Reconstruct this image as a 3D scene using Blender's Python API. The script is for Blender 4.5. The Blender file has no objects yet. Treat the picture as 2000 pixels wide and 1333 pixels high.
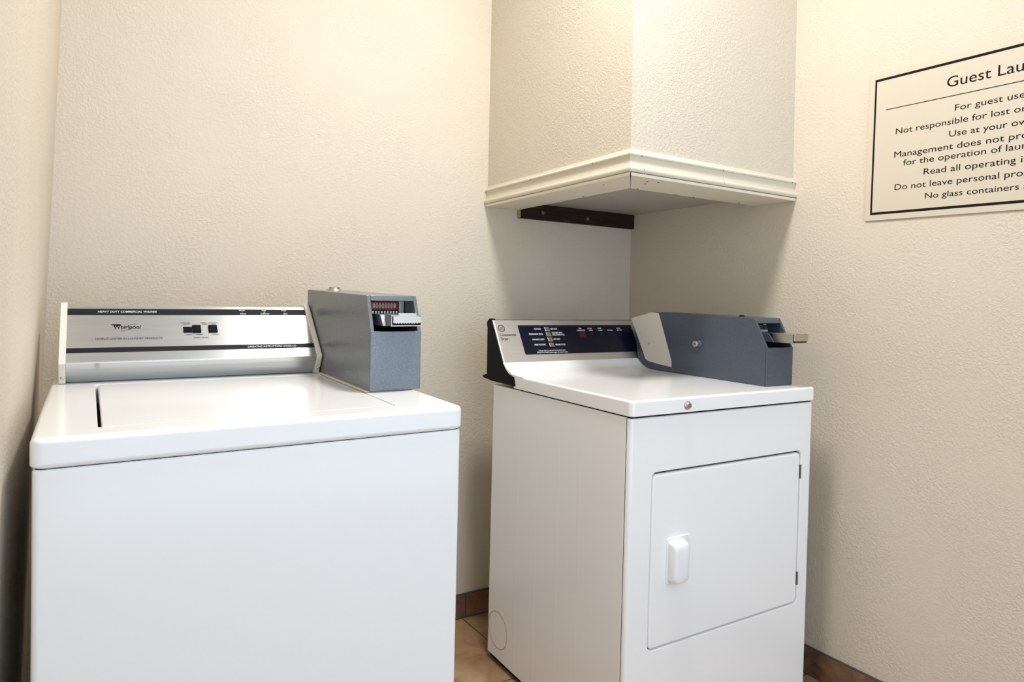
import bpy, bmesh, math
from mathutils import Vector, Matrix, Euler

S = bpy.context.scene
COL = S.collection

# ------------------------------------------------------------------ camera
def make_camera():
    yaw, pitch, roll, f = 0.5579, -0.0035, 0.0215, 1332.0449
    fwd = Vector((math.sin(yaw)*math.cos(pitch), math.cos(yaw)*math.cos(pitch), math.sin(pitch)))
    right = Vector((math.cos(yaw), -math.sin(yaw), 0))
    up = right.cross(fwd)
    c, s = math.cos(roll), math.sin(roll)
    r2 = c*right + s*up
    u2 = -s*right + c*up
    cd = bpy.data.cameras.new('camera')
    cd.sensor_fit = 'HORIZONTAL'; cd.sensor_width = 36.0
    cd.lens = f/2000*36
    cd.shift_y = -(666.5-598.44)/2000
    cd.clip_start = 0.01
    o = bpy.data.objects.new('camera', cd)
    m = Matrix((r2, u2, -fwd)).transposed().to_4x4()
    m.translation = Vector((-1.9201, -2.1543, 1.1287))
    o.matrix_world = m
    COL.objects.link(o)
    S.camera = o
make_camera()

# ------------------------------------------------------------------ light
S.view_settings.view_transform = 'Standard'
S.view_settings.look = 'None'
S.view_settings.gamma = 1.0
S.view_settings.use_curve_mapping = False
S.view_settings.exposure = 0.08

w = bpy.data.worlds.new('world'); S.world = w; w.use_nodes = True
w.node_tree.nodes['Background'].inputs[0].default_value = (0.66, 0.82, 1.0, 1)
w.node_tree.nodes['Background'].inputs[1].default_value = 2.48

def area(name, loc, target, size, energy, color, shape='DISK', size_y=None):
    l = bpy.data.lights.new(name, 'AREA'); l.shape = shape; l.size = size
    if size_y: l.size_y = size_y
    l.energy = energy; l.color = color
    o = bpy.data.objects.new(name, l); COL.objects.link(o)
    o.location = loc
    o.rotation_euler = (Vector(target)-Vector(loc)).to_track_quat('-Z', 'Y').to_euler()
    return o
area('ceiling_lamp_light', (-1.03, -1.10, 2.71), (-1.03, -1.10, 0), 0.30, 29.5, (1.0, 0.985, 0.955))

# ------------------------------------------------------------------ materials
def new_mat(name):
    m = bpy.data.materials.new(name); m.use_nodes = True
    return m, m.node_tree, m.node_tree.nodes['Principled BSDF']
def N(nt, t, **kw):
    n = nt.nodes.new(t)
    for k, v in kw.items():
        if k in ('ins',):
            for i, x in v.items(): n.inputs[i].default_value = x
        else: setattr(n, k, v)
    return n
def coords(nt, scale=(1, 1, 1)):
    tc = N(nt, 'ShaderNodeTexCoord'); mp = N(nt, 'ShaderNodeMapping')
    mp.inputs['Scale'].default_value = scale
    nt.links.new(tc.outputs['Object'], mp.inputs['Vector'])
    return mp.outputs[0]
def noise(nt, vec, scale, detail=3, rough=.5, dist=0):
    n = N(nt, 'ShaderNodeTexNoise')
    n.inputs['Scale'].default_value = scale; n.inputs['Detail'].default_value = detail
    n.inputs['Roughness'].default_value = rough; n.inputs['Distortion'].default_value = dist
    nt.links.new(vec, n.inputs['Vector'])
    return n
def ramp(nt, fac, stops):
    r = N(nt, 'ShaderNodeValToRGB')
    while len(r.color_ramp.elements) < len(stops): r.color_ramp.elements.new(0.5)
    for e, (p, c) in zip(r.color_ramp.elements, stops):
        e.position = p; e.color = c if len(c) == 4 else (*c, 1)
    nt.links.new(fac, r.inputs[0])
    return r
def bump(nt, h, strength, dist, bsdf, prev=None):
    b = N(nt, 'ShaderNodeBump'); b.inputs['Strength'].default_value = strength
    b.inputs['Distance'].default_value = dist
    nt.links.new(h, b.inputs['Height'])
    if prev: nt.links.new(prev.outputs[0], b.inputs['Normal'])
    nt.links.new(b.outputs[0], bsdf.inputs['Normal'])
    return b
def math_n(nt, op, a, b):
    n = N(nt, 'ShaderNodeMath', operation=op)
    for i, x in enumerate((a, b)):
        if isinstance(x, (int, float)): n.inputs[i].default_value = x
        else: nt.links.new(x, n.inputs[i])
    return n.outputs[0]

def simple(name, col, rough=.5, metal=0, spec=.5, coat=0):
    m, nt, b = new_mat(name)
    b.inputs['Base Color'].default_value = (*col, 1); b.inputs['Roughness'].default_value = rough
    b.inputs['Metallic'].default_value = metal
    b.inputs['Specular IOR Level'].default_value = spec
    b.inputs['Coat Weight'].default_value = coat
    return m

def stucco(name, col, strength=.37, coarse=140):
    m, nt, b = new_mat(name)
    v = coords(nt)
    n1 = noise(nt, v, coarse, 3, .5, .8)
    r1 = ramp(nt, n1.outputs[0], [(.42, (0, 0, 0)), (.60, (1, 1, 1))])
    n2 = noise(nt, v, 330, 3, .5)
    n3 = noise(nt, v, 4.5, 2, .5)
    mask = ramp(nt, n3.outputs[0], [(.38, (.35, .35, .35)), (.62, (1, 1, 1))])
    h = math_n(nt, 'MULTIPLY', r1.outputs[0], mask.outputs[0])
    h = math_n(nt, 'ADD', h, math_n(nt, 'MULTIPLY', n2.outputs[0], .30))
    bump(nt, h, strength, .0028, b)
    nb = noise(nt, v, 2.2, 3, .5)
    cr = ramp(nt, nb.outputs[0], [(.3, tuple(c*.965 for c in col)), (.7, col)])
    nt.links.new(cr.outputs[0], b.inputs['Base Color'])
    b.inputs['Roughness'].default_value = .55
    b.inputs['Specular IOR Level'].default_value = .3
    return m

WALLC = (.66, .582, .475)
M = {}
M['wall'] = stucco('stucco_cream', WALLC)
M['soffit'] = stucco('stucco_soffit', (.655, .585, .475), .34, 160)
M['ceiling'] = simple('ceiling_paint', (.82, .80, .76), .8)
def enamel(name, col, rough=.22):
    m, nt, b = new_mat(name)
    b.inputs['Base Color'].default_value = (*col, 1)
    b.inputs['Roughness'].default_value = rough
    b.inputs['Coat Weight'].default_value = .25; b.inputs['Coat Roughness'].default_value = .12
    v = coords(nt)
    n = noise(nt, v, 5, 2, .5)
    bump(nt, n.outputs[0], .05, .01, b)
    return m
M['washer'] = enamel('white_enamel', (.90, .90, .90))
M['dryer'] = enamel('warm_white_enamel', (.90, .893, .887))
M['plastic_white'] = simple('white_plastic', (.86, .86, .88), .35)
M['black'] = simple('black_plastic', (.006, .007, .010), .5, 0, .08)
M['dark'] = simple('dark_interior_and_shade', (.005, .006, .008), .7, 0, .1)  # also painted shade in seams and under the machines
M['navy'] = simple('navy_glossy_overlay', (.0035, .0045, .017), .25, 0, .3)
M['stripe'] = simple('charcoal_stripe', (.008, .012, .016), .5, 0, .2)
M['ink'] = simple('black_ink', (.008, .007, .006), .75, 0, .12)
M['ink_brown'] = simple('brown_ink', (.055, .010, .008), .6)
M['ink_white'] = simple('white_ink', (.85, .87, .9), .6)
M['red'] = simple('red_card', (.45, .015, .02), .45)
M['red_lens'] = simple('dark_red_lens', (.075, .004, .004), .3)
M['cream_card'] = simple('cream_card', (.80, .72, .55), .5)
M['chrome'] = simple('chrome', (.52, .49, .44), .36, 1)
M['steel'] = simple('dull_steel', (.62, .62, .60), .35, 1)
M['beige'] = simple('beige_paint', (.66, .62, .56), .4)
M['cap_cream'] = simple('cream_end_cap', (.80, .76, .68), .35)
M['rubber'] = simple('rubber', (.02, .02, .02), .7)
M['sign'] = simple('sign_ivory', (.60, .53, .42), .5)
M['hinge'] = simple('grey_hinge', (.18, .19, .18), .4, .6)

def brushed(name, col, rough, aniso=0, tan=None):
    m, nt, b = new_mat(name)
    b.inputs['Metallic'].default_value = 1
    b.inputs['Roughness'].default_value = rough
    v = coords(nt, (4, 400, 400))
    n = noise(nt, v, 1.5, 2, .5)
    cr = ramp(nt, n.outputs[0], [(.3, tuple(c*.9 for c in col)), (.7, col)])
    nt.links.new(cr.outputs[0], b.inputs['Base Color'])
    bump(nt, n.outputs[0], .04, .001, b)
    if aniso:
        b.inputs['Anisotropic'].default_value = aniso
        vt = N(nt, 'ShaderNodeVectorTransform', vector_type='VECTOR', convert_from='OBJECT', convert_to='WORLD')
        vt.inputs[0].default_value = tan
        nt.links.new(vt.outputs[0], b.inputs['Tangent'])
    return m
M['aluminium'] = brushed('brushed_aluminium', (.66, .66, .66), .36, .92, (0, .753, .658))
M['silver'] = brushed('silver_overlay', (.74, .72, .69), .42)

def hammered(name, col, metal, rough):
    m, nt, b = new_mat(name)
    v = coords(nt)
    n = noise(nt, v, 420, 2, .5)
    bump(nt, n.outputs[0], .22, .0012, b)
    cr = ramp(nt, n.outputs[0], [(.35, tuple(c*.8 for c in col)), (.7, tuple(c*1.15 for c in col))])
    nt.links.new(cr.outputs[0], b.inputs['Base Color'])
    b.inputs['Metallic'].default_value = metal; b.inputs['Roughness'].default_value = rough
    return m
M['coin_grey'] = hammered('grey_hammered_paint', (.17, .19, .215), .2, .24)
M['coin_blue'] = hammered('blue_grey_hammered_paint', (.075, .095, .13), .25, .33)

def tile(name, mortar=.006, shift=(0, 0, 0), dark=1.0):
    m, nt, b = new_mat(name)
    tc = N(nt, 'ShaderNodeTexCoord'); mp = N(nt, 'ShaderNodeMapping')
    mp.inputs['Location'].default_value = shift
    nt.links.new(tc.outputs['Object'], mp.inputs['Vector'])
    v = mp.outputs[0]
    br = N(nt, 'ShaderNodeTexBrick'); br.offset = 0; br.squash = 1
    br.inputs['Scale'].default_value = 1
    br.inputs['Brick Width'].default_value = .43; br.inputs['Row Height'].default_value = .43
    br.inputs['Mortar Size'].default_value = mortar/2; br.inputs['Mortar Smooth'].default_value = .2
    nt.links.new(v, br.inputs['Vector'])
    n = noise(nt, v, 7, 5, .6, .5)
    cr = ramp(nt, n.outputs[0], [(.34, (.30*dark, .165*dark, .085*dark)), (.5, (.44*dark, .265*dark, .14*dark)), (.66, (.56*dark, .37*dark, .22*dark))])
    mx = N(nt, 'ShaderNodeMix', data_type='RGBA')
    nt.links.new(br.outputs['Fac'], mx.inputs['Factor'])
    nt.links.new(cr.outputs[0], mx.inputs['A'])
    mx.inputs['B'].default_value = (.085, .06, .04, 1)
    nt.links.new(mx.outputs['Result'], b.inputs['Base Color'])
    b.inputs['Roughness'].default_value = .45
    inv = math_n(nt, 'SUBTRACT', 1.0, br.outputs['Fac'])
    h = math_n(nt, 'ADD', inv, math_n(nt, 'MULTIPLY', n.outputs[0], .25))
    bump(nt, h, .5, .002, b)
    return m
M['floor'] = tile('terracotta_floor_tile', .005, (.762, 0, 0), .80)
def plain_tile(name):
    m, nt, b = new_mat(name)
    v = coords(nt)
    n = noise(nt, v, 14, 5, .6, .5)
    cr = ramp(nt, n.outputs[0], [(.3, (.09, .042, .026)), (.5, (.18, .095, .055)), (.72, (.25, .15, .09))])
    nt.links.new(cr.outputs[0], b.inputs['Base Color'])
    b.inputs['Roughness'].default_value = .4
    bump(nt, n.outputs[0], .15, .002, b)
    return m
M['base_tile'] = plain_tile('terracotta_base_tile')
M['grout'] = simple('grey_grout', (.06, .056, .048), .8)

def painted_wood(name, col):
    m, nt, b = new_mat(name)
    b.inputs['Base Color'].default_value = (*col, 1); b.inputs['Roughness'].default_value = .4
    v = coords(nt, (1, 1, 1))
    n = noise(nt, v, 30, 3, .5)
    bump(nt, n.outputs[0], .1, .002, b)
    return m
M['trim'] = painted_wood('cream_trim_paint', (.66, .60, .49))
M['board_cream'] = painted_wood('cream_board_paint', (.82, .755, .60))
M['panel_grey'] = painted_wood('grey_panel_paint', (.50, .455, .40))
def dark_wood():
    m, nt, b = new_mat('dark_stained_wood')
    v = coords(nt, (3, 40, 40))
    n = noise(nt, v, 1.6, 5, .6, 1.2)
    cr = ramp(nt, n.outputs[0], [(.35, (.006, .003, .002)), (.6, (.028, .012, .007)), (.8, (.06, .028, .016))])
    nt.links.new(cr.outputs[0], b.inputs['Base Color'])
    b.inputs['Roughness'].default_value = .6
    b.inputs['Specular IOR Level'].default_value = .25
    bump(nt, n.outputs[0], .2, .002, b)
    return m
M['wood'] = dark_wood()
M['raw_wood'] = simple('raw_wood_end', (.50, .36, .20), .7)

# ------------------------------------------------------------------ mesh helpers
class MB:
    def __init__(self): self.v = []; self.f = []; self.mi = []
    def add(self, vs, fs, mi=0):
        o = len(self.v); self.v += [tuple(p) for p in vs]
        self.f += [tuple(i+o for i in f) for f in fs]; self.mi += [mi]*len(fs)
        return self
    def box(self, a, b, mi=0):
        x0, y0, z0 = a; x1, y1, z1 = b
        return self.add([(x0,y0,z0),(x1,y0,z0),(x1,y1,z0),(x0,y1,z0),(x0,y0,z1),(x1,y0,z1),(x1,y1,z1),(x0,y1,z1)],
            [(0,3,2,1),(4,5,6,7),(0,1,5,4),(1,2,6,5),(2,3,7,6),(3,0,4,7)], mi)
    def prism(self, poly, u0, u1, mi=0, ax=lambda u, p: (u, p[0], p[1])):
        n = len(poly)
        vs = [ax(u0, p) for p in poly]+[ax(u1, p) for p in poly]
        fs = [tuple(range(n))[::-1], tuple(range(n, 2*n))]
        fs += [(i, (i+1) % n, n+(i+1) % n, n+i) for i in range(n)]
        return self.add(vs, fs, mi)
    def lathe(self, c, d, prof, n=32, mi=0):
        """prof: list of (radius, along) around axis d from centre c"""
        d = Vector(d).normalized(); t = d.orthogonal().normalized(); b = d.cross(t); c = Vector(c)
        vs = []; fs = []
        for r, h in prof:
            for k in range(n):
                a = 2*math.pi*k/n
                vs.append(c + d*h + (t*math.cos(a)+b*math.sin(a))*r)
        for i in range(len(prof)-1):
            for k in range(n):
                fs.append((i*n+k, i*n+(k+1) % n, (i+1)*n+(k+1) % n, (i+1)*n+k))
        fs.append(tuple(range(n))[::-1]); fs.append(tuple(range((len(prof)-1)*n, len(prof)*n)))
        return self.add(vs, fs, mi)
    def loft(self, rings, m=lambda a, b, c: (a, b, c), seg=6, closed=False, cap=True, mi=0):
        """rings of rounded rectangles (a0,a1,b0,b1,r,c)"""
        vs = []; fs = []
        n = 4*(seg+1)
        for a0, a1, b0, b1, r, c in rings:
            for (cx, cy, st) in ((a1-r, b1-r, 0), (a0+r, b1-r, 90), (a0+r, b0+r, 180), (a1-r, b0+r, 270)):
                for k in range(seg+1):
                    t = math.radians(st+90*k/seg)
                    vs.append(m(cx+r*math.cos(t), cy+r*math.sin(t), c))
        R = len(rings)
        for i in range(R if closed else R-1):
            j = (i+1) % R
            for k in range(n):
                fs.append((i*n+k, i*n+(k+1) % n, j*n+(k+1) % n, j*n+k))
        if cap and not closed:
            fs.append(tuple(range(n))[::-1]); fs.append(tuple(range((R-1)*n, R*n)))
        return self.add(vs, fs, mi)
    def build(self, name, mats, parent=None, bevel=0, seg=2, angle=35, wn=False):
        me = bpy.data.meshes.new(name)
        me.from_pydata(self.v, [], self.f)
        if not isinstance(mats, (list, tuple)): mats = [mats]
        for x in mats: me.materials.append(M[x])
        me.polygons.foreach_set('material_index', self.mi)
        bm = bmesh.new(); bm.from_mesh(me)
        bmesh.ops.recalc_face_normals(bm, faces=bm.faces)
        bm.to_mesh(me); bm.free()
        me.polygons.foreach_set('use_smooth', [True]*len(me.polygons))
        o = bpy.data.objects.new(name, me); COL.objects.link(o)
        if parent: o.parent = parent
        if bevel:
            md = o.modifiers.new('bevel', 'BEVEL'); md.width = bevel; md.segments = seg
            md.limit_method = 'ANGLE'; md.angle_limit = math.radians(angle); md.harden_normals = True
        else:
            me.set_sharp_from_angle(angle=math.radians(angle))
            if wn:
                md = o.modifiers.new('weighted_normal', 'WEIGHTED_NORMAL'); md.weight = 80; md.keep_sharp = True
        return o

def fillet(x0, x1, y0, y1, r, z_low, z_top, fr, n=5):
    """rings of an upper edge fillet of radius fr ending at z_top"""
    out = [(x0, x1, y0, y1, r, z_low)]
    for k in range(n+1):
        t = math.pi/2*k/n
        d = fr*(1-math.cos(t))
        out.append((x0+d, x1-d, y0+d, y1-d, max(r-d, .001), z_top-fr+fr*math.sin(t)))
    return out

# text -> mesh pieces in a builder
_tc = {}
def text_raw(body, shear=0, bold=0):
    key = (body, shear, bold)
    if key in _tc: return _tc[key]
    cu = bpy.data.curves.new('t', 'FONT'); cu.body = body; cu.size = 1; cu.shear = shear; cu.offset = bold
    cu.resolution_u = 4
    ob = bpy.data.objects.new('t', cu); COL.objects.link(ob)
    dg = bpy.context.evaluated_depsgraph_get(); dg.update()
    me = bpy.data.meshes.new_from_object(ob.evaluated_get(dg))
    vs = [v.co.copy() for v in me.vertices]; fs = [tuple(p.vertices) for p in me.polygons]
    bpy.data.objects.remove(ob); bpy.data.curves.remove(cu); bpy.data.meshes.remove(me)
    _tc[key] = (vs, fs)
    return vs, fs
def bbox(body, **k):
    vs, _ = text_raw(body, **k)
    return min(v.x for v in vs), max(v.x for v in vs), min(v.y for v in vs), max(v.y for v in vs)
CAP = bbox('H')[3]
def put_text(mb, body, fr, a, b, cap, width=None, xs=None, align='L', off=.0004, mi=0, **k):
    """fr(a,b,off)->xyz ; baseline start at (a,b); cap height; width = total width of the text"""
    vs, fs = text_raw(body, **k)
    x0, x1, _, _ = bbox(body, **k)
    sy = cap/CAP
    sx = width/(x1-x0) if width else sy*(xs or 1)
    sh = {'L': 0, 'C': -.5, 'R': -1}[align]*(x1-x0)*sx
    mb.add([fr(a+sh+(v.x-x0)*sx, b+v.y*sy, off) for v in vs], fs, mi)
def caption(parent, mat, body, fr, *a, **k):
    mb = MB(); put_text(mb, body, fr, *a, **k)
    return mb.build('caption', mat, parent)
def put_quad(mb, fr, a0, a1, b0, b1, off, mi=0, th=.0008):
    P = [fr(a0, b0, off), fr(a1, b0, off), fr(a1, b1, off), fr(a0, b1, off),
         fr(a0, b0, off-th), fr(a1, b0, off-th), fr(a1, b1, off-th), fr(a0, b1, off-th)]
    mb.add(P, [(0,1,2,3),(7,6,5,4),(0,4,5,1),(1,5,6,2),(2,6,7,3),(3,7,4,0)], mi)
def put_ring(mb, fr, ca, cb, ra, rb, wd, off, rot=0, n=48, a0=0, a1=360, mi=0):
    vs = []; fs = []
    full = abs(a1-a0) >= 359
    for i in range(n+1):
        t = math.radians(a0+(a1-a0)*i/n)
        for s in (-.5, .5):
            x = (ra+s*wd)*math.cos(t); y = (rb+s*wd)*math.sin(t)
            vs.append(fr(ca+x*math.cos(rot)-y*math.sin(rot), cb+x*math.sin(rot)+y*math.cos(rot), off))
    fs = [(2*i, 2*i+1, 2*i+3, 2*i+2) for i in range(n)]
    mb.add(vs, fs, mi)

def thing(name, loc, rot, label, cat):
    o = bpy.data.objects.new(name, None); o.empty_display_size = .1
    COL.objects.link(o); o.location = loc; o.rotation_euler = rot
    o['label'] = label; o['category'] = cat
    return o
def struct(o): o['kind'] = 'structure'; return o

# ------------------------------------------------------------------ the room
H = 2.75
SX, SY, SZ, SM = .690, .767, 1.4877, .0632
struct(MB().box((-2.35, -3.3, -.1), (.2, .2, 0)).build('floor', 'floor'))
struct(MB().box((-2.35, -3.3, H), (.2, .2, H+.1)).build('ceiling', 'ceiling'))
struct(MB().box((-2.35, 0, 0), (.2, .15, H)).build('wall_back', 'wall'))
struct(MB().box((0, -3.3, 0), (.15, 0, H)).build('wall_right', 'wall'))
wl = MB()
wl.add([(-2.038, -3.3, 0), (-2.038, 0, 0), (-2.35, 0, 0), (-2.35, -3.3, 0),
        (-1.965, -3.3, H), (-1.965, 0, H), (-2.35, 0, H), (-2.35, -3.3, H)],
       [(0,1,2,3),(7,6,5,4),(0,4,5,1),(1,5,6,2),(2,6,7,3),(3,7,4,0)])
struct(wl.build('wall_left', 'wall'))
struct(MB().box((-SX, -SY, SZ+.030), (0, 0, H)).build('wall_soffit', 'soffit'))

# crown-like moulding round the soffit's lower edge (mitred)
prof = [(-.012, 0), (.0120, 0), (.0150, .002), (.0163, .005), (.0163, .010), (.0150, .0128), (.0125, .0145), (.0098, .0150), (.0080, .022),
        (.0066, .030), (.0066, .038), (.0080, .044), (.0112, .0448), (.0120, .0468), (.0118, .0500), (.0095, .0520), (.006, .0545), (.0038, .0600), (.003, SM), (-.012, SM)]
def mould(name, left):
    mb = MB(); n = len(prof)
    if left:
        A = [(-SX-d, 0, SZ+z) for d, z in prof]; B = [(-SX-d, -SY-d, SZ+z) for d, z in prof]
    else:
        A = [(-SX-d, -SY-d, SZ+z) for d, z in prof]; B = [(0, -SY-d, SZ+z) for d, z in prof]
    mb.add(A+B, [tuple(range(n))[::-1], tuple(range(n, 2*n))]+[(i, (i+1) % n, n+(i+1) % n, n+i) for i in range(n)])
    # nail holes
    return struct(mb.build(name, 'trim', angle=32))
mL = mould('trim_1', True)
mR = mould('trim_2', False)
def dots(name, parent, pts, n, r=.0014):
    mb = MB()
    for p in pts: mb.lathe(p, n, [(r, -.001), (r, .0006)], 10)
    return mb.build(name, 'ink', parent)
dots('nail_hole', mL, [(-SX-.0118, y, SZ+z) for y, z in ((-.62, .0455), (-.35, .0455), (-.30, .0455), (-.66, .012), (-.42, .012))], (-1, 0, 0))
dots('nail_hole', mR, [(x, -SY-.0118, SZ+z) for x, z in ((-.66, .0455), (-.34, .0455), (-.02, .046))]+[(x, -SY-.0160, SZ+z) for x, z in ((-.655, .009), (-.34, .009))], (0, -1, 0))
# boards under the soffit and the recessed panel
plan = lambda z, p: (p[0], p[1], z)
b1 = MB().prism([(-SX-.0105, -.001), (-SX-.0105, -SY-.0110), (-.5640, -.6250), (-.5640, -.001)], SZ-.010, SZ-.0008, ax=plan)
b1o = struct(b1.build('trim_3', 'board_cream', bevel=.0012))
b2 = MB().prism([(-SX-.0080, -SY-.0120), (-.001, -SY-.0120), (-.001, -.6250), (-.5610, -.6250)], SZ-.0105, SZ-.0016, ax=plan)
b2o = struct(b2.build('trim_4', 'board_cream', bevel=.0012))
dots('nail_hole', b2o, [(-.60+dx, -SY+dy, SZ-.0105) for dx, dy in ((.0, .03), (.03, .018), (.02, .06), (.06, .135), (.22, .14), (.30, .14), (.5, .13))], (0, 0, -1), .0032)
dots('nail_hole', b1o, [(-SX+.112, -.42, SZ-.010), (-SX+.03, -.62, SZ-.010)], (0, 0, -1), .0032)
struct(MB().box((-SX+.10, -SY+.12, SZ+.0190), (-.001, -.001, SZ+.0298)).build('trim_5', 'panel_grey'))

# ledger board on the back wall
lb = thing('ledger_board', (-.28, -.011, 1.449), (0, 0.0, 0), 'dark stained wooden board screwed to the back wall beneath the boxed soffit', 'board')
bd = MB(); bd.box((-.280, -.0105, 0), (.278, .0105, .0575))
bd.build('plank', 'wood', lb, bevel=.0012)
MB().box((-.2822, -.0105, .0005), (-.2802, .0105, .057)).build('cut_end', 'raw_wood', lb)
for x, z in ((-.18, .026), (.035, .022)):
    MB().lathe((x, -.0105, z), (0, -1, 0), [(.0065, -.001), (.0065, .001), (.0042, .0012), (.0042, .0035), (.003, .0042)], 20).build('screw', 'hinge', lb)

# tile skirting
def skirting(name, a, b, axis, h=.083, th=.010):
    mb = MB(); L = b-a; n = max(1, round(abs(L)/.33)); g = .004
    start = a
    xs = [a]
    k = -.75 if axis == 'x' else -1.14
    while k > min(a, b): k -= .33
    k += .33
    xs = [min(a, b)]
    while k < max(a, b): xs.append(k); k += .33
    xs.append(max(a, b))
    for s, e in zip(xs, xs[1:]):
        lo, hi = s+g/2, e-g/2
        if axis == 'x': mb.box((lo, -th, .003), (hi, -.0005, h))
        else: mb.box((-th, lo, .003), (-.0005, hi, h))
    if axis == 'x':
        mb.box((min(a, b), -th*.75, 0), (max(a, b), -.0003, h-.001), 1)
        mb.box((min(a, b), -th*.9, h), (max(a, b), -.0003, h+.004), 1)
    else:
        mb.box((-th*.75, min(a, b), 0), (-.0003, max(a, b), h-.001), 1)
        mb.box((-th*.9, min(a, b), h), (-.0003, max(a, b), h+.004), 1)
    return struct(mb.build(name, ['base_tile', 'grout'], bevel=.0008))
skirting('baseboard_back', -2.02, -.010, 'x')
skirting('baseboard_right', -3.2, -.010, 'y')

# ------------------------------------------------------------------ wall sign
sg = thing('wall_sign', (0, -1.018, 1.811), (-.0, 0, 0), 'ivory rectangular sign with black border and laundry rules on the right wall', 'sign')
sg.rotation_euler = (.0185, 0, 0)
SW, SH = .664, .4205
# local frame: a to the right along the wall (-y), b up from the top edge (0..-SH)
def sf(a, b, off): return (-.0012-.0035-off, -a, b)
MB().loft([(0, SW, -SH, 0, .004, .0012), (0, SW, -SH, 0, .004, .0042), (.0006, SW-.0006, -SH+.0006, -.0006, .0036, .0047)],
          lambda a, b, c: (-c, -a, b), seg=4).build('panel', 'sign', sg)
bo = MB(); e, t = .0165, .0068
put_quad(bo, sf, e, SW-e, -e-t, -e, .0004)
put_quad(bo, sf, e, SW-e, -SH+e, -SH+e+t, .0004)
put_quad(bo, sf, e, e+t*.75, -SH+e+t, -e-t, .0004)
put_quad(bo, sf, SW-e-t*.75, SW-e, -SH+e+t, -e-t, .0004)
bo.build('border', 'ink', sg)
rl = MB(); put_quad(rl, sf, .050, SW-.050, -.1092, -.1072, .0004); rl.build('rule', 'ink', sg)
def sub_width(full, pre, k={}):
    """natural width from the left of full to the left of the char after pre"""
    c = full[len(pre)]
    x0 = bbox(full)[0]
    e = bbox(pre+c); cc = bbox(c)
    return (e[1]-x0)-(cc[1]-cc[0])
for nm, full, pre, y0, y1, z0, cap, in (
    ('title', 'Guest Laundry', 'Guest ', -1.229, -1.3478, 1.7236, .0270),
    ('text_line', 'For guest use only', 'For guest ', -1.2510, -1.371, 1.6578, .0158),
    ('text_line', 'Not responsible for lost or stolen articles', 'Not responsible for lost ', -1.0988, -1.3864, 1.6268, .0158),
    ('text_line', 'Use at your own risk', 'Use at your ', -1.2394, -1.3822, 1.5919, .0158),
    ('text_line', 'Management does not provide instructions', 'Management does not ', -1.0972, -1.378, 1.5617, .0162),
    ('text_line', 'for the operation of laundry equipment', 'for the operation of ', -1.1231, -1.3726, 1.5356, .0160),
    ('text_line', 'Read all operating instructions', 'Read all operating ', -1.1790, -1.4055, 1.5021, .0160),
    ('text_line', 'Do not leave personal property unattended', 'Do not leave personal ', -1.1022, -1.3717, 1.4702, .0160),
    ('text_line', 'No glass containers allowed', 'No glass containers ', -1.1851, -1.4135, 1.4367, .0150)):
    mb = MB()
    a0 = -y0-1.018
    b0 = z0-1.811+.0185*a0
    sx = (y0-y1)/sub_width(full, pre)
    x0, x1, _, _ = bbox(full)
    put_text(mb, full, sf, a0, b0, cap, width=(x1-x0)*sx)
    mb.build(nm, 'ink', sg)

# ------------------------------------------------------------------ washing machine
W = .686
wm = thing('washing_machine', (-1.9773, -.9741, 0), (.0185, -.0086, -.0021),
           'white top-loading washing machine in the left corner with silver control panel', 'washing machine')
ZT, ZL = .9242, .8819
MB().loft([(.003, W-.003, .003, .735, .010, .018)] + fillet(.003, W-.003, .003, .735, .010, .03, ZL-.0030, .005)
          ).build('cabinet', 'washer', wm, wn=True)
MB().box((.012, .020, -.001), (W-.012, .715, .020)).build('base_shade', 'dark', wm)  # added black block, paints the shade beneath the cabinet
# deck with the lid opening
hu0, hu1, hv0, hv1 = .0835, .572, .058, .560
deck = MB()
rings = [(.012, W-.012, .012, .732, .012, ZL-.006), (.002, W-.002, .002, .742, .014, ZL), (0, W, 0, .7436, .016, ZL+.003)]
rings += fillet(0, W, 0, .7436, .016, ZL+.006, ZT, .009, 6)
rings += [(hu0-.003, hu1+.003, hv0-.003, hv1+.003, .010, ZT), (hu0-.0008, hu1+.0008, hv0-.0008, hv1+.0008, .008, ZT-.001),
          (hu0, hu1, hv0, hv1, .007, ZT-.004), (hu0, hu1, hv0, hv1, .007, ZL-.006)]
deck.loft(rings, closed=True)
deck.build('top_deck', 'washer', wm, wn=True)
MB().loft([(.006, W-.006, .006, .73, .010, ZL-.012), (.006, W-.006, .006, .73, .010, ZL+.001)]).build('deck_gap_shade', 'dark', wm)  # added dark strip, paints the shade in the gap below the deck
# lid
lid = MB()
g = .0008
lid.loft(fillet(hu0+.0050, hu1-.004, hv0+g, hv1-g, .006, ZT-.014, ZT-.0003, .003), cap=True)
lid.build('lid', 'washer', wm, wn=True)
for x in (.07, W-.07):
    for y in (.07, .66):
        MB().lathe((x, y, -.012), (0, 0, 1), [(.02, 0), (.02, .016), (.008, .018), (.008, .032)], 20).build('leg', 'rubber', wm)

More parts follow.
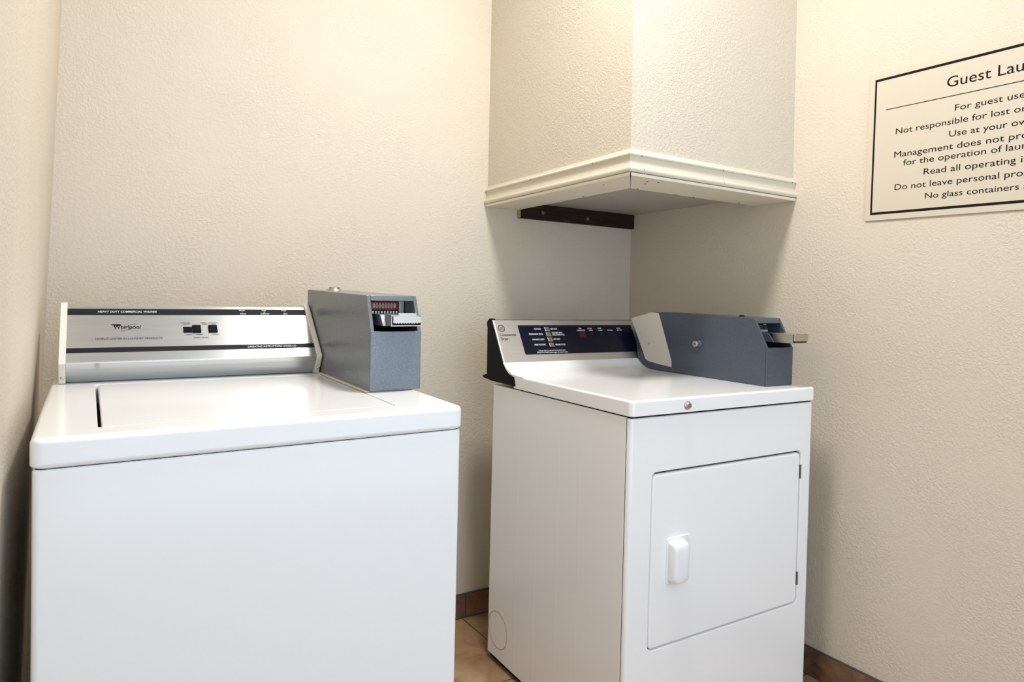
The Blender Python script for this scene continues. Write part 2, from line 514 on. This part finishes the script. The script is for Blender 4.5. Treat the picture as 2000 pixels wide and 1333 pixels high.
# control console
K0 = Vector((0, .565, .972)); K1 = Vector((0, .700, 1.090)); KT = (K1-K0).normalized(); KN = Vector((0, -KT.z, KT.y))
def wf(u, s, off):
    p = K0 + KT*s + KN*off
    return (u, p.y, p.z)
con = MB()
con.prism([(.605, ZT+.0012), (.5725, .9570), (.5705, .9585), (.5655, .9700), (.5663, .9727), (.5683, .9748), (.6948, 1.0855), (.6985, 1.0890), (.703, 1.0895), (.735, 1.0885), (.735, ZT+.001)],
          .029, .5625)
panel = con.build('control_panel', 'aluminium', wm, bevel=.001)
MB().box((.029, .607, ZT-.0002), (.5625, .73, ZT+.0012)).build('base_gasket', 'dark', panel)
st = MB(); put_quad(st, wf, .0295, .562, .1475, .1685, .0005, th=.0012); st.build('stripe', 'stripe', panel)
st = MB(); put_quad(st, wf, .0295, .562, .0285, .0430, .0005, th=.0012); st.build('stripe', 'stripe', panel)
caption(panel, 'ink_white', 'HEAVY DUTY COMMERCIAL WASHER', wf, .0879, .1552, .0062, width=.121, off=.0010, shear=.25, bold=.003)
caption(panel, 'ink_white', 'OPERATING INSTRUCTIONS UNDER LID', wf, .4005, .0325, .0054, width=.116, off=.0010, shear=.25, bold=.003)
for (u, a, b) in ((.404, 'Wash', 'Rinse'), (.4575, 'Add', 'Softener'), (.509, 'Final', 'Spin')):
    caption(panel, 'ink_white', a, wf, u-.001, .1622, .0042, xs=1.05, align='C', off=.0010, bold=.01)
    caption(panel, 'ink_white', b, wf, u+.001, .1502, .0042, xs=1.05, align='C', off=.0010, bold=.01)
caption(panel, 'ink', 'WORLD LEADER IN LAUNDRY PRODUCTS', wf, .0828, .0672, .0060, width=.134, off=.0004, shear=.25)
for (u, a, b) in ((.2695, 'REGULAR', 'HEAVY'), (.310, 'PERM.', 'PRESS'), (.3285, '', '')):
    if a:
        caption(panel, 'ink', a, wf, u-.001, .1190, .0033, xs=1.0, align='C')
        caption(panel, 'ink', b, wf, u+.001, .1140, .0033, xs=1.0, align='C')
caption(panel, 'ink', 'DELICATE', wf, .3285+.002, .1190, .0033, xs=.95, align='C')
caption(panel, 'ink', 'KNIT', wf, .3285+.003, .1140, .0033, xs=1.0, align='C')
caption(panel, 'ink', 'HOT', wf, .2735, .0782, .0036, xs=1.05, align='C')
caption(panel, 'ink', 'WARM', wf, .2965, .0782, .0036, xs=1.0, align='C')
caption(panel, 'ink', 'COLD', wf, .333, .0782, .0036, xs=1.05, align='C')
caption(panel, 'ink', 'WASH TEMPS.', wf, .2826, .0680, .0038, width=.033)
lg = MB()
put_text(lg, 'Whirlpool', wf, .1185, .1020, .0110, width=.0545, off=.0005, bold=.012)
put_ring(lg, wf, .1485, .1060, .0185, .0052, .0007, .0006, rot=math.radians(36), a0=10, a1=350)
for k in range(3):   # the little flame strokes on the W
    put_quad(lg, wf, .1135+.003*k, .1330, .1150-.0016*k, .1162-.0016*k, .0006)
lg.build('logo', 'ink', panel)
for u in (.404, .4575, .509):
    MB().lathe(wf(u, .1582, .0), KN, [(.0018, 0), (.0018, .0008), (.001, .0013)], 12).build('indicator_light', 'red_lens' if u != .4575 else 'cream_card', panel)
# push buttons: three rockers in dark frames
def wbox(name, mat, parent, u0, u1, s0, s1, o0, o1, bev=.0006):
    mb = MB()
    P = [wf(u, s, o) for o in (o0, o1) for (u, s) in ((u0, s0), (u1, s0), (u1, s1), (u0, s1))]
    mb.add(P, [(0,3,2,1),(4,5,6,7),(0,1,5,4),(1,2,6,5),(2,3,7,6),(3,0,4,7)])
    return mb.build(name, mat, parent, bevel=bev)
wbox('push_button', 'dark', panel, .2622, .2815, .0868, .1062, -.001, .0012)
wbox('push_button', 'black', panel, .2820, .3010, .0862, .1085, -.001, .0050)
wbox('push_button', 'black', panel, .3180, .3375, .0862, .1085, -.001, .0050)

def endcap(u0, u1):
    mb = MB()
    mb.prism([(.586, ZT+.0005), (.559, .9700), (.5605, .9745), (.686, 1.0905), (.694, 1.0965), (.735, 1.0965), (.7365, 1.0945), (.7365, ZT+.0005)], u0, u1)
    c = mb.build('end_cap', 'cap_cream', wm, bevel=.0018)
    m = MB(); d = Vector((0, -.86, -.5)).normalized()
    p = Vector(((u0+u1)/2+.001, .5775, .9385))
    m.lathe(p-d*.0005, d, [(.0044, 0), (.0044, .0012), (.003, .0022), (.0012, .0022), (.0012, .001)], 16)
    m.build('screw', 'steel', c)
    return c
endcap(.0160, .0290); endcap(.5625, .5745)

# coin boxes --------------------------------------------------------------
def coin_case(parent, mat, u0, u1, prof, slant, th=.0085, lower=None):
    """prof: list of (v,z) [front-bottom, knee, top-front, top-back, ..., back-bottom]; face knee->top-front left open."""
    mb = MB()
    mb.prism(prof, u0, u0+th); mb.prism(prof, u1-th, u1)
    n = len(prof); t = .005
    cen = Vector((sum(p[0] for p in prof)/n, sum(p[1] for p in prof)/n))
    for i in range(n):
        if i == 1: continue
        a = Vector(prof[i]); b = Vector(prof[(i+1) % n])
        d = (b-a).normalized(); nn = Vector((-d.y, d.x))
        if (cen-(a+b)/2).dot(nn) < 0: nn = -nn
        if i == 0:   # the front plate runs over both sides
            mb.prism([tuple(a-nn*.0012), tuple(b-nn*.0012), tuple(b+nn*t), tuple(a+nn*t)], u0, u1)
            continue
        mb.prism([tuple(a), tuple(b), tuple(b+nn*t), tuple(a+nn*t)], u0+th, u1-th)
    # header strip across the top of the sloping opening
    a = Vector(prof[1]); b = Vector(prof[2]); d = (b-a).normalized(); nn = Vector((d.y, -d.x))
    if (cen-b).dot(nn) < 0: nn = -nn
    hl = slant
    mb.prism([tuple(b), tuple(b-d*hl), tuple(b-d*hl+nn*.006), tuple(b+nn*.006)], u0+th, u1-th)
    return mb.build('coin_box', mat, parent, bevel=.0016, seg=3)

cb = coin_case(wm, 'coin_grey', .5770, .6935,
    [(.2231, ZT+.003), (.2231, 1.0547), (.2530, 1.1312), (.715, 1.1378), (.715, ZT+.003)], .012)
cb['label'] = 'grey steel coin box'
MB().box((.5700, .232, ZT+.0002), (.684, .585, ZT+.0030)).build('base_plate', 'cap_cream', cb, bevel=.0006)
# inside
MB().box((.5855, .318, 1.020), (.685, .322, 1.128)).build('inner_plate', 'dark', cb)
rs = MB(); rs.box((.5990, .2985, 1.0975), (.6690, .3005, 1.1155)); card = rs.build('price_card', 'red', cb)
rf = lambda a, b, o: (a, .2983-o, b)
n8 = 8
ov = MB()
for k in range(n8):
    u = .6115+(.6605-.6115)*k/(n8-1)
    vs = [rf(u+.0027*math.cos(2*math.pi*i/18), 1.1075+.0060*math.sin(2*math.pi*i/18), .0004) for i in range(18)]
    ov.add(vs, [tuple(range(18))])
ov.build('coin_slot', 'cream_card', cb)
dg_ = MB()
for k in range(1, 7):
    u = .6115+(.6605-.6115)*k/(n8-1)
    put_ring(dg_, rf, u, 1.1075, .0014, .0032, .0007, .0008, n=16)
dg_.build('digit', 'ink', cb)
tt = MB()
for k in range(9):
    u = .6040+.0070*k
    tt.box((u-.0018, .284, 1.0885), (u+.0018, .296, 1.0965)); 
tt.build('coin_pin', 'ink_white', cb)
tt = MB(); tt.box((.5990, .287, 1.0855), (.6650, .297, 1.0985)); tt.build('coin_rack', 'dark', cb)
tt = MB()
for k in range(4): tt.lathe((.6725+.0032*k, .300, 1.072), (0, 0, 1), [(.0016, 0), (.0016, .05)], 12)
tt.build('guide_rod', 'steel', cb)
# slide: housing, tray, pusher plate
sl = MB()
sl.prism([(.236, 1.0905), (.310, 1.0905), (.310, 1.0660), (.216, 1.0660)], .6020, .6800)
sl.build('slide_housing', 'coin_grey', cb, bevel=.0015)
sl = MB()
sl.box((.6125, .196, 1.0680), (.6145, .260, 1.0905)); sl.box((.6800, .196, 1.0680), (.6820, .260, 1.0905))
sl.box((.6125, .196, 1.0665), (.6820, .260, 1.0690))
sl.box((.6145, .196, 1.0880), (.6800, .260, 1.0895))
hp = [(.6170, 1.0735), (.6170, 1.0880), (.6255, 1.0880), (.6285, 1.0905), (.6285, 1.0945), (.6700, 1.0945), (.6700, 1.0880), (.6815, 1.0870), (.6815, 1.0735)]
sl.prism(hp, .196, .1995, ax=lambda u, p: (p[0], u, p[1]))
for k in range(9): sl.box((.622+.006*k, .1952, 1.0728), (.625+.006*k, .1965, 1.0738))
sl.build('coin_slide', 'chrome', cb, bevel=.0008)
# lock on top
MB().lathe((.635, .665, 1.1370), (0, 0, 1), [(.021, 0), (.019, .003), (.0150, .0042), (.0142, .0085), (.012, .0095), (.004, .0095), (.004, .007)], 32).build('lock', 'chrome', cb)

# ------------------------------------------------------------------ dryer
dr = thing('clothes_dryer', (-.825, -.9334, 0), (.0123, -.0046, -.0142),
           'white front-loading clothes dryer under the soffit with navy blue control panel', 'clothes dryer')
DT, DL, DD = .9059, .8667, .6542
body = MB()
body.loft([(0, W, .0143, DD, .004, .014)] + fillet(0, W, .0143, DD, .004, .02, DL-.0025, .004, 4), seg=3)
cab = body.build('cabinet', 'dryer', dr, wn=True)
MB().box((.008, .020, -.001), (W-.008, DD-.006, .016)).build('base_shade', 'dark', dr)  # added black block so the gap at the floor reads as shade
MB().box((.005, .006, DL-.012), (W-.005, .50, DL+.0015)).box((.0012, .0120, .02), (W-.0012, .0160, DL-.004)).build('seam_shade', 'dark', dr)  # added dark strips, shade painted into the top and front seams
# shallow pressed ribs on the side and the vent knock-out
for k, (v, zt, wd) in enumerate(((.4965, .747, .004), (.396, .758, .003), (.2895, .757, .005), (.193, .73, .003))):
    rb = MB()
    rb.prism([(-.0000, -wd), (-.00032, -.3*wd), (-.00032, .3*wd), (0, wd)], .02, zt, ax=lambda u, p, v=v: (p[0], v+p[1], u))
    rb.build('pressed_rib', 'dryer', cab)
kn = MB()
put_ring(kn, lambda a, b, o: (-o, a, b), .5912, .1040, .0560, .0560, .0016, .0007, n=64)
kn.v += []
kn.build('vent_knockout', 'steel', cab)
# front panel with the door opening (a=u, b=z, c=depth)
fm = lambda a, b, c: (a, c, b)
du0, du1, dz0, dz1 = .0755, .6355, .2930, .7215
fp = MB()
rings = [(.0005, W-.0005, .014, DL-.004, .003, .0128), (0, W, .0135, DL-.0035, .004, .012)]
for k in range(7):
    t = math.pi/2*k/6; d = .011*(1-math.cos(t))
    rings.append((d, W-d, .0135+d*.3, DL-.0035-d*.35, .006, .011-.011*math.sin(t)))
rings += [(du0-.0055, du1+.0055, dz0-.0055, dz1+.0085, .0155, 0), (du0-.0032, du1+.0032, dz0-.0032, dz1+.0062, .0150, .0010),
          (du0-.0022, du1+.0022, dz0-.0022, dz1+.0048, .0140, .0035), (du0-.0022, du1+.0022, dz0-.0022, dz1+.0048, .0140, .0128)]
fp.loft(rings, fm, closed=True, seg=6)
fp.build('front_panel', 'dryer', dr, wn=True)
dm = MB()
dm.loft([(du0, du1, dz0, dz1, .0135, .0125), (du0, du1, dz0, dz1, .0135, .0065), (du0+.0008, du1-.0008, dz0+.0008, dz1-.0008, .013, .0035),
         (du0+.003, du1-.003, dz0+.003, dz1-.003, .012, .0012), (du0+.007, du1-.007, dz0+.007, dz1-.007, .010, .0002)], fm, seg=8)
door = dm.build('door', 'dryer', dr, wn=True)
hb = MB()
hb.loft([(.1265, .2050, .4430, .5600, .008, .0005), (.1265, .2050, .4430, .5600, .008, -.0012), (.1285, .2030, .4450, .5580, .0065, -.0022),
         (.1315, .2000, .4480, .5550, .005, -.0016)], fm, seg=6)
hb.build('handle_bezel', 'plastic_white', door)
hd = MB()
hd.loft([(.1320, .1830, .4490, .5520, .007, 0), (.1320, .1830, .4490, .5520, .013, -.0165), (.1326, .1824, .4496, .5505, .014, -.0205), (.1345, .1805, .4515, .5470, .0145, -.0240), (.1380, .1770, .4550, .5410, .014, -.0262), (.1440, .1710, .4620, .5330, .012, -.0270)], fm, seg=8)
hd.build('handle', 'plastic_white', door)
for za, zb in ((.6467, .6864), (.3419, .3790)):
    MB().box((.6362, -.0012, za), (.6398, .011, zb)).build('hinge', 'hinge', door, bevel=.0008)
for x in (.06, W-.06):
    for y in (.06, .60):
        MB().lathe((x, y, -.012), (0, 0, 1), [(.02, 0), (.02, .016), (.008, .018), (.008, .03)], 20).build('leg', 'rubber', dr)
# top panel with its cove up to the console
U0, U1 = -.003, W+.001
tpm = MB()
tpm.loft([(U0+.003, U1-.003, -.0025, .534, .012, DL+.001), (U0+.0008, U1-.0008, -.0047, .5342, .013, DL+.0016)]
         + fillet(U0, U1, -.0055, .535, .0135, DL+.003, .9062, .0060, 5), seg=8)
tpm.prism([(.470, .9030), (.4720, .9056), (.484, .9062), (.500, .9067), (.5242, .9078), (.540, .9098), (.5575, .9160), (.568, .9215), (.5765, .9278), (.584, .934), (.5894, .9385),
           (.595, .9385), (.5800, .9225), (.560, .9095), (.540, .9040), (.5225, .9015), (.500, .9010)], U0, U1)
top = tpm.build('top_panel', 'dryer', dr, angle=32, wn=True)
lk = MB(); lk.lathe((.178, -.0055, .8855), (0, -1, 0), [(.0110, 0), (.0105, .003), (.0085, .0045), (.0078, .008), (.0068, .009)], 28)
lko = lk.build('lock', 'chrome', top)
kh = MB(); put_ring(kh, lambda a, b, o: (.178+a, -.0146-o, .8855+b), 0, 0, .0034, .0034, .0011, .0002, n=24, a0=110, a1=430)
kh.box((.1774, -.0150, .8880), (.1786, -.0146, .8905)); kh.build('key_ring', 'ink', lko)

# console
E0 = Vector((0, .5894, .9371)); E1 = Vector((0, .6680, 1.0690)); ET = (E1-E0).normalized(); EN = Vector((0, -ET.z, ET.y))
def df(u, s, off):
    p = E0 + ET*s + EN*off
    return (u, p.y, p.z)
EL = (E1-E0).length
sh = MB()
o1, o2 = df(0, .002, -.0035), df(0, EL-.002, -.0035)
sh.prism([(o1[1], o1[2]), (o2[1], o2[2]), (.690, 1.068), (.700, 1.055), (.700, .8800), (.62, .8785), (.600, .930)], .0125, .640)
sh.build('console_housing', 'black', dr)
pl = MB()
def pt(s, o): q = df(0, s, o); return (q[1], q[2])
pl.prism([pt(.0008, 0), pt(EL-.002, 0), pt(EL, -.0025), pt(EL, -.012), pt(EL-.0035, -.012), pt(EL-.0045, -.0035), pt(.0008, -.0035)], .0012, .600)
cp = pl.build('control_panel', 'silver', dr, bevel=.0012)
MB().prism([pt(.0008, .0004), pt(EL-.0015, .0004), pt(EL-.0015, -.0040), pt(.0008, -.0040)], -.0016, .0012).build('panel_edge', 'cap_cream', cp, bevel=.0008)
def loft_face(fr, u0, u1, s0, s1, r, off, seg=5):
    mb = MB()
    mb.loft([(u0, u1, s0, s1, r, -.0005), (u0, u1, s0, s1, r, off*.6), (u0+.0003, u1-.0003, s0+.0003, s1-.0003, r, off)], fr, seg=seg)
    return mb
disp = loft_face(df, .0857, .5640, .0268, .1325, .004, .0008).build('display_overlay', 'navy', cp)
for (u, s, t_, al, wd) in ((.1713, .1152, 'COTTONS', 'R', .026), (.1735, .0968, 'PERMANENT PRESS', 'R', .0537), (.1737, .0770, 'SYNTHETIC KNITS', 'R', .0462), (.1733, .0580, 'PRESS TO START', 'R', .0435),
                       (.2100, .1152, 'HIGH HEAT', 'L', .0269), (.2113, .1006, 'HIGH HEAT WITH', 'L', .041), (.2113, .0932, 'COOL DOWN CYCLE', 'L', .0480), (.2101, .0772, 'LOW HEAT', 'L', .0267), (.2116, .0570, 'RESUME CYCLE', 'L', .039)):
    caption(cp, 'ink_white', t_, df, u, s, .0054, width=wd, align=al, off=.0012, bold=.006)
caption(cp, 'ink_white', 'If dryer door is opened during cycle, push', df, .1394, .0376, .0048, width=.105, off=.0012)
caption(cp, 'ink_white', 'PRESS TO START button again to resume cycle.', df, .1313, .0305, .0048, width=.121, off=.0012)
for u, a, b in ((.333, 'TIME', 'REMAINING'), (.375, 'DOOR', 'OPEN'), (.4175, 'PRESS', 'START'), (.460, '', 'DRYING'), (.502, 'COOL', 'DOWN')):
    if a: caption(cp, 'ink_white', a, df, u-.001, .1170, .0044, xs=1.0, align='C', off=.0012, bold=.006)
    caption(cp, 'ink_white', b, df, u+.001, .1095, .0044, xs=1.0, align='C', off=.0012, bold=.006)
caption(cp, 'ink_brown', 'Commercial', df, .0106, .0938, .0088, width=.0590, off=.0004, bold=.02)
caption(cp, 'ink_brown', 'Dryer', df, .0116, .0800, .0088, width=.0270, off=.0004, bold=.02)
lg = MB()
cu_, cs_ = .0225, .1215
put_ring(lg, df, cu_, cs_, .0118, .0118, .0016, .0005)
put_ring(lg, df, cu_, cs_, .0092, .0092, .0006, .0005)
for a in (45, 135, 225, 315):
    x, y = cu_+.0100*math.cos(math.radians(a)), cs_+.0100*math.sin(math.radians(a))
    put_ring(lg, df, x, y, .0024, .0024, .0010, .0006, a0=a-150, a1=a+110, n=20)
put_text(lg, 'GE', df, cu_, cs_-.0040, .0078, width=.0125, align='C', off=.0006, shear=.2)
lg.build('logo', 'ink_brown', cp)
rd = MB(); put_quad(rd, df, .3230, .3480, .0845, .1060, .0012); rd.build('red_window', 'red_lens', cp)
for u in (.378, .4185, .4635, .506):
    MB().lathe(df(u, .0972, .0005), EN, [(.0019, 0), (.0019, .0010), (.0012, .0015)], 12).build('indicator_light', 'red', cp)
# four stacked keys
rc = MB(); put_quad(rc, df, .1825, .2060, .0485, .1260, .0012); rc.build('key_recess', 'dark', cp)
ks = [.1075, .0885, .0695, .0500]
for i, s0 in enumerate(ks):
    kb = MB()
    h = .0166
    P = [df(u, s, o) for (s, o) in ((s0, .001), (s0, .0062), (s0+h, .0042), (s0+h, .001)) for u in (.1850, .2035)]
    kb.add(P, [(0,1,3,2),(2,3,5,4),(4,5,7,6),(6,7,1,0),(0,2,4,6),(1,7,5,3)])
    kb.build('push_button', 'chrome', cp, bevel=.0008)

# left end cap of the console
ec = MB()
ec.prism([(.5925, .9370), (.6690, 1.0660), (.6715, 1.0710), (.6800, 1.0725), (.6935, 1.0650), (.6980, 1.0590), (.6985, 1.0500), (.6940, 1.0430), (.6915, .8935), (.7150, .8875), (.7185, .8830), (.7170, .8795),
          (.6600, .8745), (.5145, .8745), (.5180, .8860), (.5235, .9000), (.5340, .9032), (.5560, .9085), (.5760, .9205)], -.0048, .0115)
ec.build('end_cap', 'black', dr, bevel=.0015)

# coin box on the dryer
cb = coin_case(dr, 'coin_blue', .540, .6545,
    [(.0500, DT+.001), (.0500, 1.0165), (.0963, 1.0990), (.5172, 1.1025), (.6150, 1.0800), (.5860, .9390), (.5590, .9185), (.5400, .9110), (.5000, .9076), (.4300, DT+.001)], .016, th=.0075)
cb['label'] = 'blue grey steel coin box'
bp_ = MB()
bp_.prism([(.6225, 1.0766), (.5172, 1.1020), (.4872, 1.0995), (.4211, .9434), (.4203, .9240), (.4879, .9290), (.5282, .9340), (.5438, .9392), (.5240, .9920)][:8], .5365, .5397)
side = bp_.build('side_plate', 'beige', cb, bevel=.0006)
MB().lathe((.5366, .526, .9935), (-1, 0, 0), [(.0032, 0), (.0028, .001), (.0012, .0014)], 14).build('screw', 'steel', cb)
MB().lathe((.5400, .3069, 1.0092), (-1, 0, 0), [(.0150, 0), (.0145, .003), (.0125, .006), (.0118, .0068)], 32).build('lock_collar', 'coin_blue', cb)
lk = MB(); lk.lathe((.5335, .3069, 1.0092), (-1, 0, 0), [(.0098, 0), (.0098, .009), (.0088, .0105)], 28)
lk = lk.build('lock', 'chrome', cb)
MB().box((.5225, .3015, 1.0080), (.5231, .3120, 1.0104)).build('keyhole', 'dark', cb)
MB().lathe((.600, .191, 1.0995), (0, 0, 1), [(.0085, 0), (.0085, .0025), (.006, .0045)], 24).build('top_bolt', 'black', cb)
MB().box((.5475, .150, .955), (.647, .154, 1.094)).build('inner_plate', 'dark', cb)
tt = MB()
for k in range(6): tt.box((.6055+.0060*k, .126, 1.0575), (.6085+.0060*k, .132, 1.0635))
tt.build('coin_pin', 'ink_white', cb)
tt = MB()
for k in range(6): tt.box((.6050+.0060*k, .128, 1.0635), (.6065+.0060*k, .140, 1.0780))
tt.build('coin_divider', 'steel', cb)
MB().box((.598, .140, 1.060), (.612, .142, 1.080)).build('price_card', 'cream_card', cb)
tt = MB()
for k in range(3): tt.lathe((.6430-.0045*k, .138, 1.035), (0, 0, 1), [(.0018, 0), (.0018, .05)], 12)
tt.build('guide_rod', 'steel', cb)
sl = MB(); sl.prism([(.0720, 1.0560), (.148, 1.0560), (.148, 1.0310), (.0535, 1.0310)], .5745, .6420)
sl.build('slide_housing', 'coin_blue', cb, bevel=.0015)
sl = MB()
sl.box((.5760, -.006, 1.0330), (.5780, .0600, 1.0560)); sl.box((.6385, -.006, 1.0330), (.6405, .0600, 1.0560))
sl.box((.5760, -.006, 1.0320), (.6405, .0600, 1.0345)); sl.box((.5745, -.010, 1.0555), (.6420, .0720, 1.0575))
hp = [(.5790, 1.0385), (.5790, 1.0545), (.5815, 1.0590), (.6330, 1.0590), (.6370, 1.0570), (.6395, 1.0530), (.6395, 1.0385)]
sl.prism(hp, -.0100, -.0065, ax=lambda u, p: (p[0], u, p[1]))
for k in range(9): sl.box((.583+.006*k, -.0106, 1.0376), (.586+.006*k, -.0090, 1.0388))
sl.build('coin_slide', 'chrome', cb, bevel=.0008)
